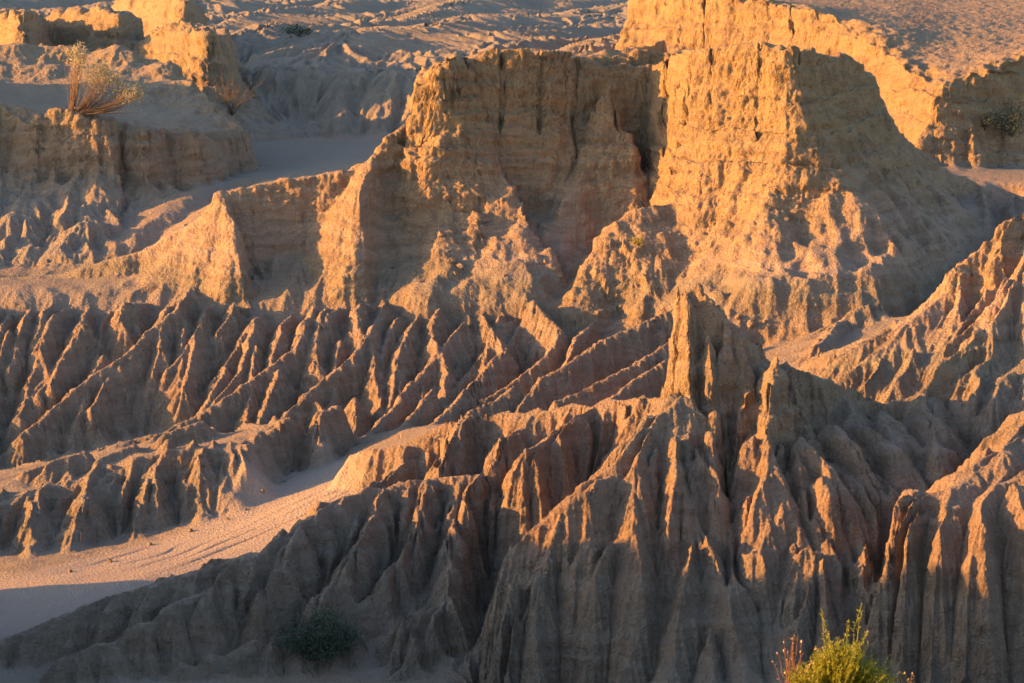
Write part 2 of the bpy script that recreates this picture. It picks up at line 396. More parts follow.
# ---- right hill behind the saddle
ridge('right_hill', [(1120, 170, 99), (1060, 190, 98.6), (1024, 210, 98), (1002, 232, 97.6), (985, 240, 97.6), (960, 262, 97.4), (952, 272, 97.2)], 'butr', L='spurst', k=.35, hard=.5)
ridge('right_hill', [(1030, 250, 96.8), (990, 318, 95), (975, 328, 94.6), (962, 352, 93.8)], 'spur', k=.3)
ridge('right_hill', [(952, 290, 97.6), (930, 318, 99), (890, 332, 101), (840, 350, 103.2), (800, 366, 104.5)], 'easy', k=.4)
ridge('right_hill', [(985, 300, 96.4), (950, 345, 96.6), (905, 368, 97.4), (860, 385, 98.6)], 'easy', k=.4)
ridge('right_hill', [(880, 300, 111), (845, 318, 110.2), (812, 345, 107)], 'spur', k=.3)

# ---- far mesa at the right
mesa('far_mesa', [(640, -12, 162), (700, -6, 158), (780, 2, 154.5), (850, 22, 150), (905, 62, 143.4), (938, 88, 139.0), (985, 70, 140.6), (1030, 52, 143), (1120, 30, 150), (1300, 10, 165), (1250, -20, 215), (800, -10, 215), (660, -12, 190)],
     'mesa', L='mesa', k=.3, hard=1)
ridge('far_mesa', [(965, 78, 140.2), (972, 102, 139.6), (976, 128, 138.8)], 'butr', k=.25, hard=.9)
ridge('far_mesa', [(1003, 66, 142), (1010, 96, 141.0), (1014, 126, 140.0)], 'butr', k=.25, hard=.9)
ridge('far_mesa', [(936, 92, 139.2), (926, 120, 138.6), (914, 142, 138.2)], 'butr', k=.25, hard=.9)
ridge('far_mesa', [(665, 40, 156), (640, 48, 155.5), (600, 52, 155), (578, 60, 154.6)], 'butr', k=.3, hard=.7)

# ---- left mesa with the pale shrub, blocks behind
mesa('left_mesa', [(-320, 60, 140), (-120, 100, 134.5), (-30, 112, 132.8), (0, 104, 134.2), (35, 112, 132.9), (62, 110, 133.0), (95, 114, 132.6), (112, 120, 133.8), (140, 122, 132.9), (165, 132, 134.8), (190, 130, 134.4), (212, 134, 136.8), (232, 124, 138.4), (222, 108, 140.5), (180, 76, 145), (130, 48, 149), (20, 43, 150), (-300, 40, 151)],
     'mesal', B='block', k=.35, hard=.8)
mesa('left_mesa', [(138, 46, 163), (150, 32, 161), (166, 27, 158.5), (190, 25, 156), (210, 30, 154), (224, 40, 157), (228, 30, 163), (160, 26, 167)], 'block', k=.3, hard=.9)
ridge('left_mesa', [(209, 32, 154.2), (216, 70, 153.4), (214, 106, 152.4)], 'spurst', k=.3, hard=.7)
mesa('left_mesa', [(58, 14, 172), (75, 10, 169), (100, 10, 165), (120, 14, 163), (134, 18, 168), (80, 10, 178)], 'block', k=.3, hard=.9)
mesa('left_mesa', [(-100, 8, 176), (-40, 10, 170), (5, 11, 163), (24, 14, 159), (36, 18, 163), (-20, 8, 178)], 'block', k=.3, hard=.9)
mesa('left_mesa', [(118, -2, 196), (150, -6, 188), (185, 0, 181), (198, 6, 186), (150, -6, 200)], 'block', k=.3, hard=.8)

# ---- far slopes
ridge('far_slopes', [(200, 66, 162), (260, 68, 159), (330, 70, 158), (400, 70, 157), (470, 66, 158), (560, 60, 162)], 'easy', B='slow', k=.4)
for (a, b, Y0, c, d, Y1) in [(205, 50, 178, 430, 30, 215), (250, 40, 205, 480, 16, 255), (330, 50, 185, 640, 22, 240), (430, 56, 176, 660, 36, 206), (210, 24, 225, 330, 6, 290), (360, 22, 255, 620, 2, 320), (230, 8, 270, 420, -4, 340)]:
    ridge('far_slopes', [(a, b, Y0, -.4), ((a + c) / 2, (b + d) / 2 - 1, (Y0 + Y1) / 2, .5), (c, d, Y1, -.2)], 'easy', k=.5)

# ---- hills out of frame on the left that shade the valley

def hill(pts, prof):
    feat('line', 'left_hill', [(512, 300, 100)] * len(pts), prof, k=.5)
    FEATS[-1]['q'] = np.array(pts, float)


hill([(-36, 66, -11.5), (-28, 72, -10.3), (-26, 77, -10.4), (-25.5, 79.5, -11.7), (-25, 82, -12.7), (-25, 84.5, -13.5), (-25, 87.4, -13.7), (-25, 88.6, -14.6), (-24.5, 89.6, -17.5)], 'spurst')
hill([(-60, 130, -3.5), (-38, 131, -3.8), (-33, 132, -4.0), (-33, 142, -4.0)], 'spurst')

# channels: (points, half width, depth)
CHAN = [
    ([(884, 520, 84.6), (886, 545, 83.9), (880, 575, 83.2), (882, 640, 82.4)], .38, 1.8),
    ([(492, 500, 92), (486, 560, 88.5), (488, 620, 85.5), (482, 670, 82.5)], .5, 1.2),
    ([(725, 420, 88.5), (728, 500, 86), (735, 560, 84.6)], .35, .9),
    ([(240, 182, 133), (180, 205, 127.5), (130, 240, 124), (95, 262, 121.6), (20, 270, 121.5)], .7, .5),
    ([(1005, 170, 131), (1000, 205, 124), (960, 258, 116), (900, 300, 111.5)], .8, .8),
]
# cracks in the hard cap: plan segments (px, Y front, Y back, half width, depth)
CRACK = [(446, 121.6, 123.2, .10, 2.2), (466, 121.8, 123.3, .08, 2.4), (500, 121.6, 123.2, .10, 2.4), (540, 121.8, 123.2, .06, 1.6), (575, 122, 123.4, .06, 1.8), (615, 122.2, 123.6, .08, 2.0), (640, 122.0, 123.6, .10, 2.2),
         (668, 121.4, 123.2, .14, 2.0), (712, 119.0, 120.6, .06, 1.0), (760, 117.6, 119.6, .08, 1.2), (800, 117.8, 120, .06, 1.2), (790, 152, 155, .06, 1.2), (705, 156, 159, .08, 1.4)]


# ------------------------------------------------------------------ terrain evaluation
def tps_fit(pts):
    q = np.array([P(*p[:3]) + np.array([0, 0, p[3]]) for p in pts])
    a = np.stack([q[:, 0] / q[:, 1] * 100, np.log(q[:, 1] / 100) * 100], 1)
    d2 = ((a[:, None] - a[None]) ** 2).sum(2)
    K = .5 * d2 * np.log(d2 + 1e-9)
    n = len(a)
    A = np.zeros((n + 3, n + 3))
    A[:n, :n] = K + np.eye(n) * .3
    A[:n, n] = 1; A[:n, n + 1:] = a
    A[n:, :n] = A[:n, n:].T
    b = np.zeros(n + 3); b[:n] = q[:, 2]
    s = np.linalg.solve(A, b)
    return a, s


TA, TS = tps_fit(FLOOR)


def floor_z(x, y):
    a = (x / y * 100).astype(f32); b = (np.log(y / 100) * 100).astype(f32)
    n = len(TA)
    z = f32(TS[n]) + f32(TS[n + 1]) * a + f32(TS[n + 2]) * b
    for i in range(n):
        d2 = (a - f32(TA[i, 0])) ** 2 + (b - f32(TA[i, 1])) ** 2
        z = z + f32(.5 * TS[i]) * d2 * np.log(d2 + f32(1e-9))
    return z


def seg_near(q, x, y, closed):
    n = len(q)
    best = None
    m = n if closed else n - 1
    inside = np.zeros(x.shape, bool)
    for i in range(m):
        a = q[i]; b = q[(i + 1) % n]
        ex, ey = b[0] - a[0], b[1] - a[1]
        L2 = ex * ex + ey * ey + 1e-9
        t = np.clip(((x - a[0]) * ex + (y - a[1]) * ey) / L2, 0, 1)
        qx = a[0] + t * ex; qy = a[1] + t * ey
        d2 = (x - qx) ** 2 + (y - qy) ** 2
        zz = a[2] + t * (b[2] - a[2])
        if best is None:
            best, bz, bx, by = d2, zz, qx, qy
        else:
            mk = d2 < best
            best = np.where(mk, d2, best); bz = np.where(mk, zz, bz); bx = np.where(mk, qx, bx); by = np.where(mk, qy, by)
        if closed and abs(ey) > 1e-9:
            c = ((a[1] > y) != (b[1] > y)) & (x < (b[0] - a[0]) * (y - a[1]) / ey + a[0])
            inside ^= c
    return np.sqrt(best), bz, bx, by, inside


def smax(a, b, k):
    h = np.clip(.5 + .5 * (b - a) / k, 0, 1)
    return a + (b - a) * h + k * h * (1 - h)


def base_eval(x, y):
    z = floor_z(x, y).astype(f32)
    # far, the plain levels out to the horizon
    far = sstep(290, 360, y)
    z = z * (1 - far) + far * f32(-6.6)
    z = np.where(y < 66, np.minimum(z, -1.6 - .2475 * y + np.abs(x) * .02), z).astype(f32)
    z = np.maximum(z, -24.5)
    z += noise2(x / 9, y / 9, 5) * .18 * sstep(60, 90, y) + noise2(x / 3.1, y / 3.1, 6) * .05
    ra = x * .96 - y * .28; rb = x * .28 + y * .96
    z += (fbm2(ra / 8, rb / 34, 8, 2) * 1.35 + fbm2(ra / 3.4, rb / 16, 9, 1) * .22) * sstep(158, 190, y) * (1 - far)
    reg = np.zeros(x.shape, np.int16)
    reg[y > 155] = RG['far_slopes']
    hard = np.zeros(x.shape, f32)
    wx0 = noise2(x / 4.2, y / 4.2, 21) * .22 + fbm2(x / 1.1, y / 1.1, 31, 2) * .07
    wy0 = noise2(x / 4.2, y / 4.2, 22) * .22 + fbm2(x / 1.1, y / 1.1, 32, 2) * .07
    dn = fbm2(x / 2.2, y / 2.2, 23, 2)
    rag = np.clip(fbm2(x / 1.5, y / 1.5, 24, 3), -.3, 1.2) * .42
    rough = fbm2(x / 3, y / 3, 27, 3)
    for f in FEATS:
        q = f['q']
        hw = f['warp'] * (1 + f['hard'])
        X = x + wx0 * hw; Y = y + wy0 * hw
        R = f.get('reach', 30)
        lo = q.min(0) - R; hi = q.max(0) + R
        mk = (X > lo[0]) & (X < hi[0]) & (Y > lo[1]) & (Y < hi[1])
        if not mk.any():
            continue
        idx = np.nonzero(mk)
        xs = X[idx]; ys = Y[idx]
        d, bz, bx, by, ins = seg_near(q, xs, ys, f['closed'])
        if f['hard'] > .45:
            rg = rag[idx]
            bz = bz - rg * f['hard'] * np.where(ins, sstep(2.5, 0, d), 1)
        inv = 1 / np.maximum(d, 1e-4)
        nx = (xs - bx) * inv; ny = (ys - by) * inv
        d = np.maximum(d * (1 + .05 * dn[idx]), 0)
        wF = np.where(ny < 0, ny * ny, 0); wB = np.where(ny >= 0, ny * ny, 0)
        wL = np.where(nx < 0, nx * nx, 0); wR = np.where(nx >= 0, nx * nx, 0)

        def pr(name):
            p = np.array(PR[name] + [(60, PR[name][-1][1] + 30)]); return np.interp(d, p[:, 0], p[:, 1])
        names = {f['F'], f['B'], f['L'], f['R']}
        if len(names) == 1:
            drop = pr(f['F'])
        else:
            c = {nme: pr(nme) for nme in names}
            drop = c[f['F']] * wF + c[f['B']] * wB + c[f['L']] * wL + c[f['R']] * wR
        if f['closed']:
            # inside: the rim heights averaged over the whole top
            wsum = 0; zs = 0
            for v in q:
                wgt = 1 / ((xs - v[0]) ** 2 + (ys - v[1]) ** 2 + .5)
                wsum = wsum + wgt; zs = zs + wgt * v[2]
            zin = bz + (zs / wsum - bz) * sstep(0, 2.0, d)
            zf = np.where(ins, zin, bz - drop)
        else:
            zf = bz - drop
        z0 = z[idx]
        h = zf > z0
        z[idx] = smax(z0, zf.astype(f32), f['k'])
        r = reg[idx]; r[h] = RG[f['region']]; reg[idx] = r
        hd = hard[idx]
        dd = np.where(ins, 0, d)
        hd = np.where(h, f['hard'] * sstep(4.5, 1.5, dd), hd)
        hard[idx] = hd
    z = (z + rough * .22 * (reg == RG['left_mesa'])).astype(f32)
    for pts, hw, dep in CHAN:
        q = np.array([P(*p) for p in pts])
        lo = q.min(0) - 4; hi = q.max(0) + 4
        idx = np.nonzero((x > lo[0]) & (x < hi[0]) & (y > lo[1]) & (y < hi[1]))
        if len(idx[0]) == 0:
            continue
        xs = x[idx] + wx0[idx]; ys = y[idx] + wy0[idx]
        d = seg_near(q, xs, ys, False)[0]
        z[idx] -= (dep * np.exp(-(d / hw) ** 2)).astype(f32)
    return z, reg, hard


# fan-shaped grid: columns are bearings, rows are distances
def grow(start, first, ratio, stop):
    out = [start]; s = first
    while out[-1] < stop:
        out.append(out[-1] + s); s *= ratio
    return out


du = 1.25 / F / QUALITY
dl = .00055 / QUALITY
uc = np.arange(-.212, .212, du)
ur = np.array(grow(uc[-1] + du, du * 1.1, 1.06 if QUALITY > .7 else 1.1, .75))
U = np.concatenate([-ur[::-1], uc, ur]).astype(np.float64)
lm = np.arange(math.log(76), math.log(168), dl)
lf = np.arange(lm[-1] + dl, math.log(330), dl * 2)
lff = np.array(grow(lf[-1] + dl * 2, dl * 2.4, 1.1, math.log(6000)))
lnr = -np.array(grow(-lm[0] + dl, dl * 1.1, 1.035, -math.log(5)))[::-1]
LY = np.concatenate([lnr, lm, lf, lff])
YY = np.exp(LY)
if len(U) % 2: U = U[:-1]
if len(YY) % 2: YY = YY[:-1]; LY = LY[:-1]
NR, NC = len(YY), len(U)
print('grid', NR, NC)
gx = (YY[:, None] * U[None, :]); gy = np.repeat(YY[:, None], NC, 1)
# half resolution first
hx = gx[::2, ::2]; hy = gy[::2, ::2]
zb, regb, hardb = par(base_eval, hx, hy)
print('base', time.time() - T0)


def up2(a, axis):
    a = np.moveaxis(a, axis, 0)
    out = np.empty((a.shape[0] * 2,) + a.shape[1:], a.dtype)
    out[::2] = a
    out[1:-1:2] = (a[:-1] + a[1:]) * f32(.5)
    out[-1] = a[-1]
    return np.moveaxis(out, 0, axis)


Z = up2(up2(zb.astype(f32), 0), 1)
HARD = up2(up2(hardb.astype(f32), 0), 1)
REGI = np.repeat(np.repeat(regb, 2, 0), 2, 1)
gx = gx.astype(f32); gy = gy.astype(f32)

# soft membership of the smooth wash: it keeps its surface
WASH = np.array([P(*p)[:2] for p in [(-200, 668, 83), (-40, 640, 86.5), (60, 615, 87.6), (180, 575, 90), (250, 556, 91.5), (300, 525, 93), (340, 500, 95), (352, 486, 98), (350, 462, 101.5), (352, 452, 103.5), (335, 456, 104), (262, 480, 102), (215, 515, 99), (120, 550, 96), (40, 578, 93.5), (-60, 590, 92), (-300, 610, 92)]])
VAL = np.array([P(*p)[:2] for p in [(185, 210, 127), (225, 188, 131), (300, 185, 131), (372, 160, 138), (400, 140, 150), (225, 142, 150), (180, 165, 141)]])
VAL2 = np.array([P(*p)[:2] for p in [(925, 158, 138.4), (930, 150, 139.4), (1080, 150, 140), (1080, 172, 136), (1000, 170, 136)]])


def poly_soft(poly, x, y, soft):
    q = np.c_[poly, np.zeros(len(poly))]
    d, _, _, _, ins = seg_near(q, x, y, True)
    return sstep(-soft, soft, np.where(ins, d, -d)).astype(f32)


def soft_masks(x, y):
    a = poly_soft(WASH, x, y, .9)
    b = np.maximum(poly_soft(VAL, x, y, 1.5), poly_soft(VAL2, x, y, 1.5))
    return a, b


wash, val = par(soft_masks, gx[::2, ::2], gy[::2, ::2])
wash = up2(up2(wash, 0), 1); val = up2(up2(val, 0), 1) * (1 - HARD)


def gradient(z):
    zu = np.gradient(z, U.astype(f32), axis=1)
    zl = np.gradient(z, LY.astype(f32), axis=0)
    inv = (1 / YY).astype(f32)[:, None]
    zx = zu * inv
    zy = (zl - U.astype(f32)[None, :] * zu) * inv
    return zx, zy


def gully(x, y, dx, dy, lam, seed, cell=1.5):
    """stripes that run along the direction (dx,dy); returns a wave -1..1"""
    cs = lam * cell
    px = x / f32(cs); py = y / f32(cs)
    ix = np.floor(px); iy = np.floor(py)
    fx = px - ix; fy = py - iy
    ix = ix.astype(np.int64); iy = iy.astype(np.int64)
    kx = -dy * f32(cell * 6.2831853); ky = dx * f32(cell * 6.2831853)
    cc = np.zeros(x.shape, f32); ss = np.zeros(x.shape, f32)
    for ox in (-1, 0, 1):
        for oy in (-1, 0, 1):
            h = hashu(ix + ox, iy + oy, seed)
            jx = f32(ox + .5) + (h01(h) - f32(.5)) * f32(.8)
            jy = f32(oy + .5) + (h01(h >> np.uint32(8)) - f32(.5)) * f32(.8)
            vx = fx - jx; vy = fy - jy
            d2 = (vx * vx + vy * vy) * f32(1 / 1.21)
            wt = np.maximum(1 - d2, 0); wt = wt * wt * wt
            ph = vx * kx + vy * ky
            cc += wt * np.cos(ph); ss += wt * np.sin(ph)
    m = np.sqrt(cc * cc + ss * ss) + f32(1e-6)
    return cc / m


# ---- rills, coarse to fine; each runs down the slope left by the one before
soft = np.clip(1 - np.maximum(wash, val * .6), 0, 1)
zone = sstep(40, 74, gy) * (1 - sstep(300, 400, gy))
fluted = np.isin(REGI, [RG['fluted_slope'], RG['front_ridge'], RG['right_hill'], RG['far_slopes'], RG['left_mesa'], RG['terrace']]).astype(f32)
fluted = gauss(fluted, 5 * QUALITY)
frontm = gauss((REGI == RG['front_ridge']).astype(f32), 6 * QUALITY)
bandm = gauss((REGI == RG['fluted_slope']).astype(f32), 6 * QUALITY)
buttm = gauss(((REGI == RG['butte']) & (gx < 14)).astype(f32), 6 * QUALITY)
farm = gauss((REGI == RG['far_slopes']).astype(f32), 4 * QUALITY)
for lam, alpha, hardk, seed in [(2.6, .20, .3, 101), (1.2, .27, .25, 102), (.5, .15, .45, 103), (.24, .11, .5, 104)]:
    sig = max(lam * .4 / (100 * dl), .6)
    zx, zy = gradient(gauss(Z, sig))
    sl = np.sqrt(zx * zx + zy * zy) + f32(1e-5)
    # wander
    wob = noise2(gx / (lam * 3), gy / (lam * 3), seed + 7) * f32(.35)
    dx, dy = zx / sl, zy / sl
    dx, dy = dx - dy * wob, dy + dx * wob
    g = par(lambda a, b, c, d: gully(a, b, c, d, lam, seed, 2.4), gx, gy, dx.astype(f32), dy.astype(f32))
    if lam > .4:      # round columns with narrow grooves on the front ridge
        col_ = 2 * np.sqrt(np.clip(.5 + .5 * g, 0, 1)) - 1
        g = g + (col_ - g) * frontm * f32(.8)
    tri = np.arcsin(np.clip(g, -1, 1)) * f32(2 / math.pi)
    prof = tri * f32(.75) + g * f32(.25)
    prof = prof - f32(.18) * (1 - prof * prof)
    se = np.maximum(sl, farm * f32(.38))
    if lam == 1.2:
        se = se * (1 - .65 * bandm + .15 * frontm)
    se = se * (1 - .55 * buttm)
    if lam == .5:
        se = se * (1 - .45 * frontm)
    amp = alpha * lam * np.minimum(se, 1.7 + 1.6 * frontm) * sstep(.10, .45, se) * soft * zone
    amp = amp * (fluted + (1 - fluted) * f32(.45)) * (1 - HARD * f32(1 - hardk))
    big = sstep(250, 150, gy) if lam < .3 else farm if lam > 2 else 1
    Z = Z + (prof * amp * big).astype(f32) * (0 if os.environ.get('NOG') else 1)
    print('rills', lam, time.time() - T0)

# rough crust on the tops
Z = Z + par(lambda a, b: (np.abs(fbm2(a / .9, b / .9, 81, 3)) * .08 + fbm2(a / 3, b / 3, 82, 2) * .05).astype(f32), gx, gy) * HARD * zone
# hard and soft beds: small ledges up the cliffs
zx, zy = gradient(gauss(Z, 1.2 * QUALITY))
sl = np.sqrt(zx * zx + zy * zy)
zw = Z + par(lambda a, b: noise2(a / 6, b / 6, 71) * .5 + noise2(a / 1.4, b / 1.4, 72) * .12, gx, gy)
led = np.sin(zw * f32(6.2832 / .62)) * .07 + np.sin(zw * f32(6.2832 / 1.37) + 1) * .14
Z = Z + (led * HARD * sstep(.8, 2.2, sl) * zone).astype(f32)
# cracks in the caps
for px, y0, y1, hw, dep in CRACK:
    a = P(px, 60, y0); b = P(px, 60, y1)
    idx = np.nonzero((np.abs(gx - a[0]) < 3) & (gy > y0 - 2) & (gy < y1 + 2))
    wv = noise2(gy[idx] / .8, gx[idx] * 0 + px, 55) * .18
    q = np.array([[a[0], a[1], 0], [b[0], b[1], 0]])
    d = seg_near(q, gx[idx] + wv, gy[idx], False)[0]
    Z[idx] -= (dep * .35 * sstep(hw * 1.7, hw * .2, d)).astype(f32)
# runnels and ripples on the wash
wd = np.array([P(0, 610, 89) - P(370, 474, 100)])[0]; wd /= np.linalg.norm(wd[:2])
wu = gx * f32(wd[0]) + gy * f32(wd[1]); wv = -gx * f32(wd[1]) + gy * f32(wd[0])
wv2 = wv + noise2(wu / 6, wv / 3, 61) * .8 + noise2(wu / 1.7, wv / 1.2, 63) * .15
run = np.abs(noise2(wv2 / 1.6, wu / 30, 62))
Z -= wash * (sstep(.06, .0, run) * .07 * sstep(-.2, .5, noise2(wu / 7, wv / 4, 67)) - noise2(wu / 2.0, wv2 / .6, 64) * .025 - noise2(wu / 5, wv2 / 1.6, 65) * .08).astype(f32)

# ------------------------------------------------------------------ mesh with rows gathered on the steep faces
Zs = gauss(Z, 2 * QUALITY)
c_, s_ = math.cos(PITCH), math.sin(PITCH)
fz = gy * c_ - Zs * s_
vv = F * (gy * s_ + Zs * c_) / fz            # picture height, up positive
dv = np.diff(vv, axis=0)
spd = np.clip(dv, 0, None) + .30 * np.diff(LY)[:, None] / dl * QUALITY ** -1 * .55
spd = spd.astype(f32)
inview = (YY[:-1] > 78) & (YY[:-1] < 335)
spd[~inview] = (np.diff(LY)[:, None] * 0 + .6)[~inview]
spd = gauss_axis(spd, 14 * QUALITY, 1)
spd = gauss_axis(spd, 2.0, 0)
cum = np.concatenate([np.zeros((1, NC), f32), np.cumsum(spd, 0)], 0)
cum /= cum[-1:]
NM = int(1750 * QUALITY)
tt = np.linspace(0, 1, NM)
rowpos = np.stack([np.interp(tt, cum[:, j], np.arange(NR)) for j in range(NC)], 1)
i0 = np.clip(np.floor(rowpos).astype(int), 1, NR - 3)
fr = (rowpos - i0).astype(f32)
cols = np.arange(NC)[None, :].repeat(NM, 0)


def samp(a):
    return a[i0, cols] * (1 - fr) + a[i0 + 1, cols] * fr


def sampc(a):
    p0 = a[i0 - 1, cols]; p1 = a[i0, cols]; p2 = a[i0 + 1, cols]; p3 = a[i0 + 2, cols]
    return p1 + .5 * fr * (p2 - p0 + fr * (2 * p0 - 5 * p1 + 4 * p2 - p3 + fr * (3 * (p1 - p2) + p3 - p0)))


ly = samp(np.repeat(LY.astype(f32)[:, None], NC, 1))
my = np.exp(ly); mx = my * U.astype(f32)[None, :]
mz = sampc(Z)
mw = samp(wash); mv = samp(val); mh = samp(HARD); mflu = samp(fluted)
mreg = REGI[np.clip(np.round(rowpos).astype(int), 0, NR - 1), cols]
# normals
def normals(x, y, z):
    ax = np.gradient(x, axis=0), np.gradient(y, axis=0), np.gradient(z, axis=0)
    bx = np.gradient(x, axis=1), np.gradient(y, axis=1), np.gradient(z, axis=1)
    n = [bx[1] * ax[2] - bx[2] * ax[1], bx[2] * ax[0] - bx[0] * ax[2], bx[0] * ax[1] - bx[1] * ax[0]]
    l = np.sqrt(n[0] ** 2 + n[1] ** 2 + n[2] ** 2) + 1e-9
    return [(v / l).astype(f32) for v in n]


nx, ny, nz = normals(gauss(mx, 1.5), gauss(my, 1.5), gauss(mz, 1.5))
steep = sstep(.93, .55, nz)
act = (sstep(70, 78, my) * (1 - sstep(220, 300, my))).astype(f32)


def crumbs(x, y, z, st, hd, sf):
    a = (noise3(x / 2.4, y / 2.4, z / 1.6, 11) * .30 + noise3(x / 1.1, y / 1.1, z / .8, 12) * .14) * hd * st * sstep(126, 136, y)
    a += noise3(x / .5, y / .5, z / .5, 13) * .035
    a += noise3(x / .9, y / .9, z / 1.1, 1) * .07 * hd * st
    a += (np.abs(noise3(x / .42, y / .42, z / .5, 2)) - .3) * (.06 + .10 * hd) * st
    a += (np.abs(noise3(x / .2, y / .2, z / .22, 3)) - .3) * (.04 + .07 * hd) * (.35 + .65 * st)
    a += (np.abs(noise3(x / .105, y / .105, z / .11, 6)) - .3) * (.036 + .03 * hd) * (.4 + .6 * st)
    wz = z + noise2(x / 5, y / 5, 9) * .25 + noise2(x / 1.3, y / 1.3, 10) * .05
    lay = noise3(x / 2.5, y / 2.5, wz / .28, 4) * .6 + noise3(x / 1.2, y / 1.2, wz / .12, 5) * .4
    a += lay * st * (.05 + .09 * hd)
    return (a * sf).astype(f32)


dsp = par(crumbs, mx, my, mz, steep, mh, (1 - mw * .85) * (1 - mv * .7) * act)
mx = mx + nx * dsp; my = my + ny * dsp; mz = mz + nz * dsp
for _r in range(0, NM, NM // 40):
    print('row Y %.1f' % my[_r, NC // 2], 'z', np.round(mz[_r, [NC // 2 - 380, NC // 2 - 200, NC // 2, NC // 2 + 200, NC // 2 + 380]] if NC > 800 else mz[_r, [NC // 4, NC // 2, 3 * NC // 4]], 1)) if os.environ.get('DBG') else 0
print('mesh arrays', time.time() - T0, NM, NC)
# colour weights are soil properties of the place: R wash/silt, G hard ochre cap, B fluted grey clay
mgrey = samp(gauss(np.isin(REGI, [RG['far_slopes'], RG['left_mesa']]).astype(f32), 5)) * (1 - .8 * mh)
colr = np.stack([mw, mh, np.maximum(mgrey, mv), np.ones_like(mw)], -1).astype(f32)


# ------------------------------------------------------------------ soil material
def soil():
    m = bpy.data.materials.new('badland_soil')
    m.use_nodes = True
    n = m.node_tree.nodes; l = m.node_tree.links
    bs = n['Principled BSDF']
    bs.inputs['Roughness'].default_value = .95
    bs.inputs['Specular IOR Level'].default_value = .12
    geo = n.new('ShaderNodeNewGeometry')
    at = n.new('ShaderNodeAttribute'); at.attribute_name = 'soil'
    sep = n.new('ShaderNodeSeparateColor'); l.new(at.outputs['Color'], sep.inputs[0])
    xyz = n.new('ShaderNodeSeparateXYZ'); l.new(geo.outputs['Position'], xyz.inputs[0])

    def noise(scale, detail=4, rough=.6, vec=None):
        t = n.new('ShaderNodeTexNoise'); t.inputs['Scale'].default_value = scale
        t.inputs['Detail'].default_value = detail; t.inputs['Roughness'].default_value = rough
        l.new(vec or geo.outputs['Position'], t.inputs['Vector'])
        return t.outputs['Fac']

    def math_(op, a, b=None, c=None, clamp=False):
        t = n.new('ShaderNodeMath'); t.operation = op; t.use_clamp = clamp
        for i, v in enumerate((a, b, c)):
            if v is None: continue
            if isinstance(v, (int, float)): t.inputs[i].default_value = v
            else: l.new(v, t.inputs[i])
        return t.outputs[0]

    def mixc(f, a, b):
        t = n.new('ShaderNodeMix'); t.data_type = 'RGBA'
        if isinstance(f, (int, float)): t.inputs[0].default_value = f
        else: l.new(f, t.inputs[0])
        for s, v in ((6, a), (7, b)):
            if isinstance(v, tuple): t.inputs[s].default_value = v + (1,)
            else: l.new(v, t.inputs[s])
        return t.outputs[2]

    def ramp(v, a, b):
        t = n.new('ShaderNodeMapRange'); t.interpolation_type = 'SMOOTHSTEP'
        t.inputs[1].default_value = a; t.inputs[2].default_value = b
        l.new(v, t.inputs[0]); return t.outputs[0]
    # height in the strata, wavering
    zz = math_('ADD', xyz.outputs['Z'], math_('MULTIPLY', math_('SUBTRACT', noise(.22, 3), .5), 2.6))
    cr = n.new('ShaderNodeValToRGB')
    l.new(math_('MULTIPLY_ADD', zz, 1 / 20, 1.1, clamp=True), cr.inputs[0])   # z -22 .. -2
    e = cr.color_ramp.elements
    stops = [(0, (.35, .295, .245)), (.14, (.36, .30, .25)), (.24, (.46, .325, .255)), (.33, (.45, .335, .27)), (.41, (.365, .315, .26)), (.46, (.56, .415, .345)), (.58, (.53, .38, .30)), (.72, (.45, .335, .225)), (.86, (.48, .34, .21)), (1, (.49, .34, .20))]
    e[0].position = 0; e[0].color = stops[0][1] + (1,)
    e[1].position = 1; e[1].color = stops[-1][1] + (1,)
    for p, c in stops[1:-1]:
        k = e.new(p); k.color = c + (1,)
    col = cr.outputs[0]
    col = mixc(math_('MULTIPLY', sep.outputs[1], .6), col, (.53, .35, .19))
    # thin strata
    cmb = n.new('ShaderNodeCombineXYZ')
    l.new(math_('MULTIPLY', xyz.outputs['X'], .06), cmb.inputs[0]); l.new(math_('MULTIPLY', xyz.outputs['Y'], .06), cmb.inputs[1]); l.new(zz, cmb.inputs[2])
    st = noise(3.2, 5, .65, cmb.outputs[0])
    col = mixc(math_('MULTIPLY', ramp(st, .42, .60), .55), col, (.31, .225, .165))
    # silt on the flats and on anything level
    nz_ = n.new('ShaderNodeSeparateXYZ'); l.new(geo.outputs['Normal'], nz_.inputs[0])
    flat = ramp(nz_.outputs['Z'], .80, .97)
    col = mixc(math_('MULTIPLY', flat, .55), col, (.51, .41, .35))
    col = mixc(math_('MULTIPLY', sep.outputs[0], .85), col, (.57, .465, .415))
    col = mixc(math_('MULTIPLY', sep.outputs[2], .7), col, (.41, .37, .33))
    # mottling
    mo = noise(1.3, 6, .7)
    col = mixc(math_('MULTIPLY', ramp(mo, .5, .75), .30), col, (.52, .41, .31))
    col = mixc(math_('MULTIPLY', ramp(noise(4.5, 5, .7), .55, .8), .35), col, (.27, .20, .155))
    gr = noise(28, 4, .7)
    col = mixc(math_('MULTIPLY', ramp(gr, .45, .75), .42), col, (.26, .205, .165))
    hsv = n.new('ShaderNodeHueSaturation'); hsv.inputs['Value'].default_value = .74; hsv.inputs['Saturation'].default_value = 1.0
    l.new(col, hsv.inputs['Color']); l.new(hsv.outputs[0], bs.inputs['Base Color'])
    # grain
    b1 = n.new('ShaderNodeBump'); l.new(math_('MULTIPLY_ADD', sep.outputs[0], -.75, .9), b1.inputs['Strength']); b1.inputs['Distance'].default_value = .12
    l.new(noise(7, 6, .65), b1.inputs['Height'])
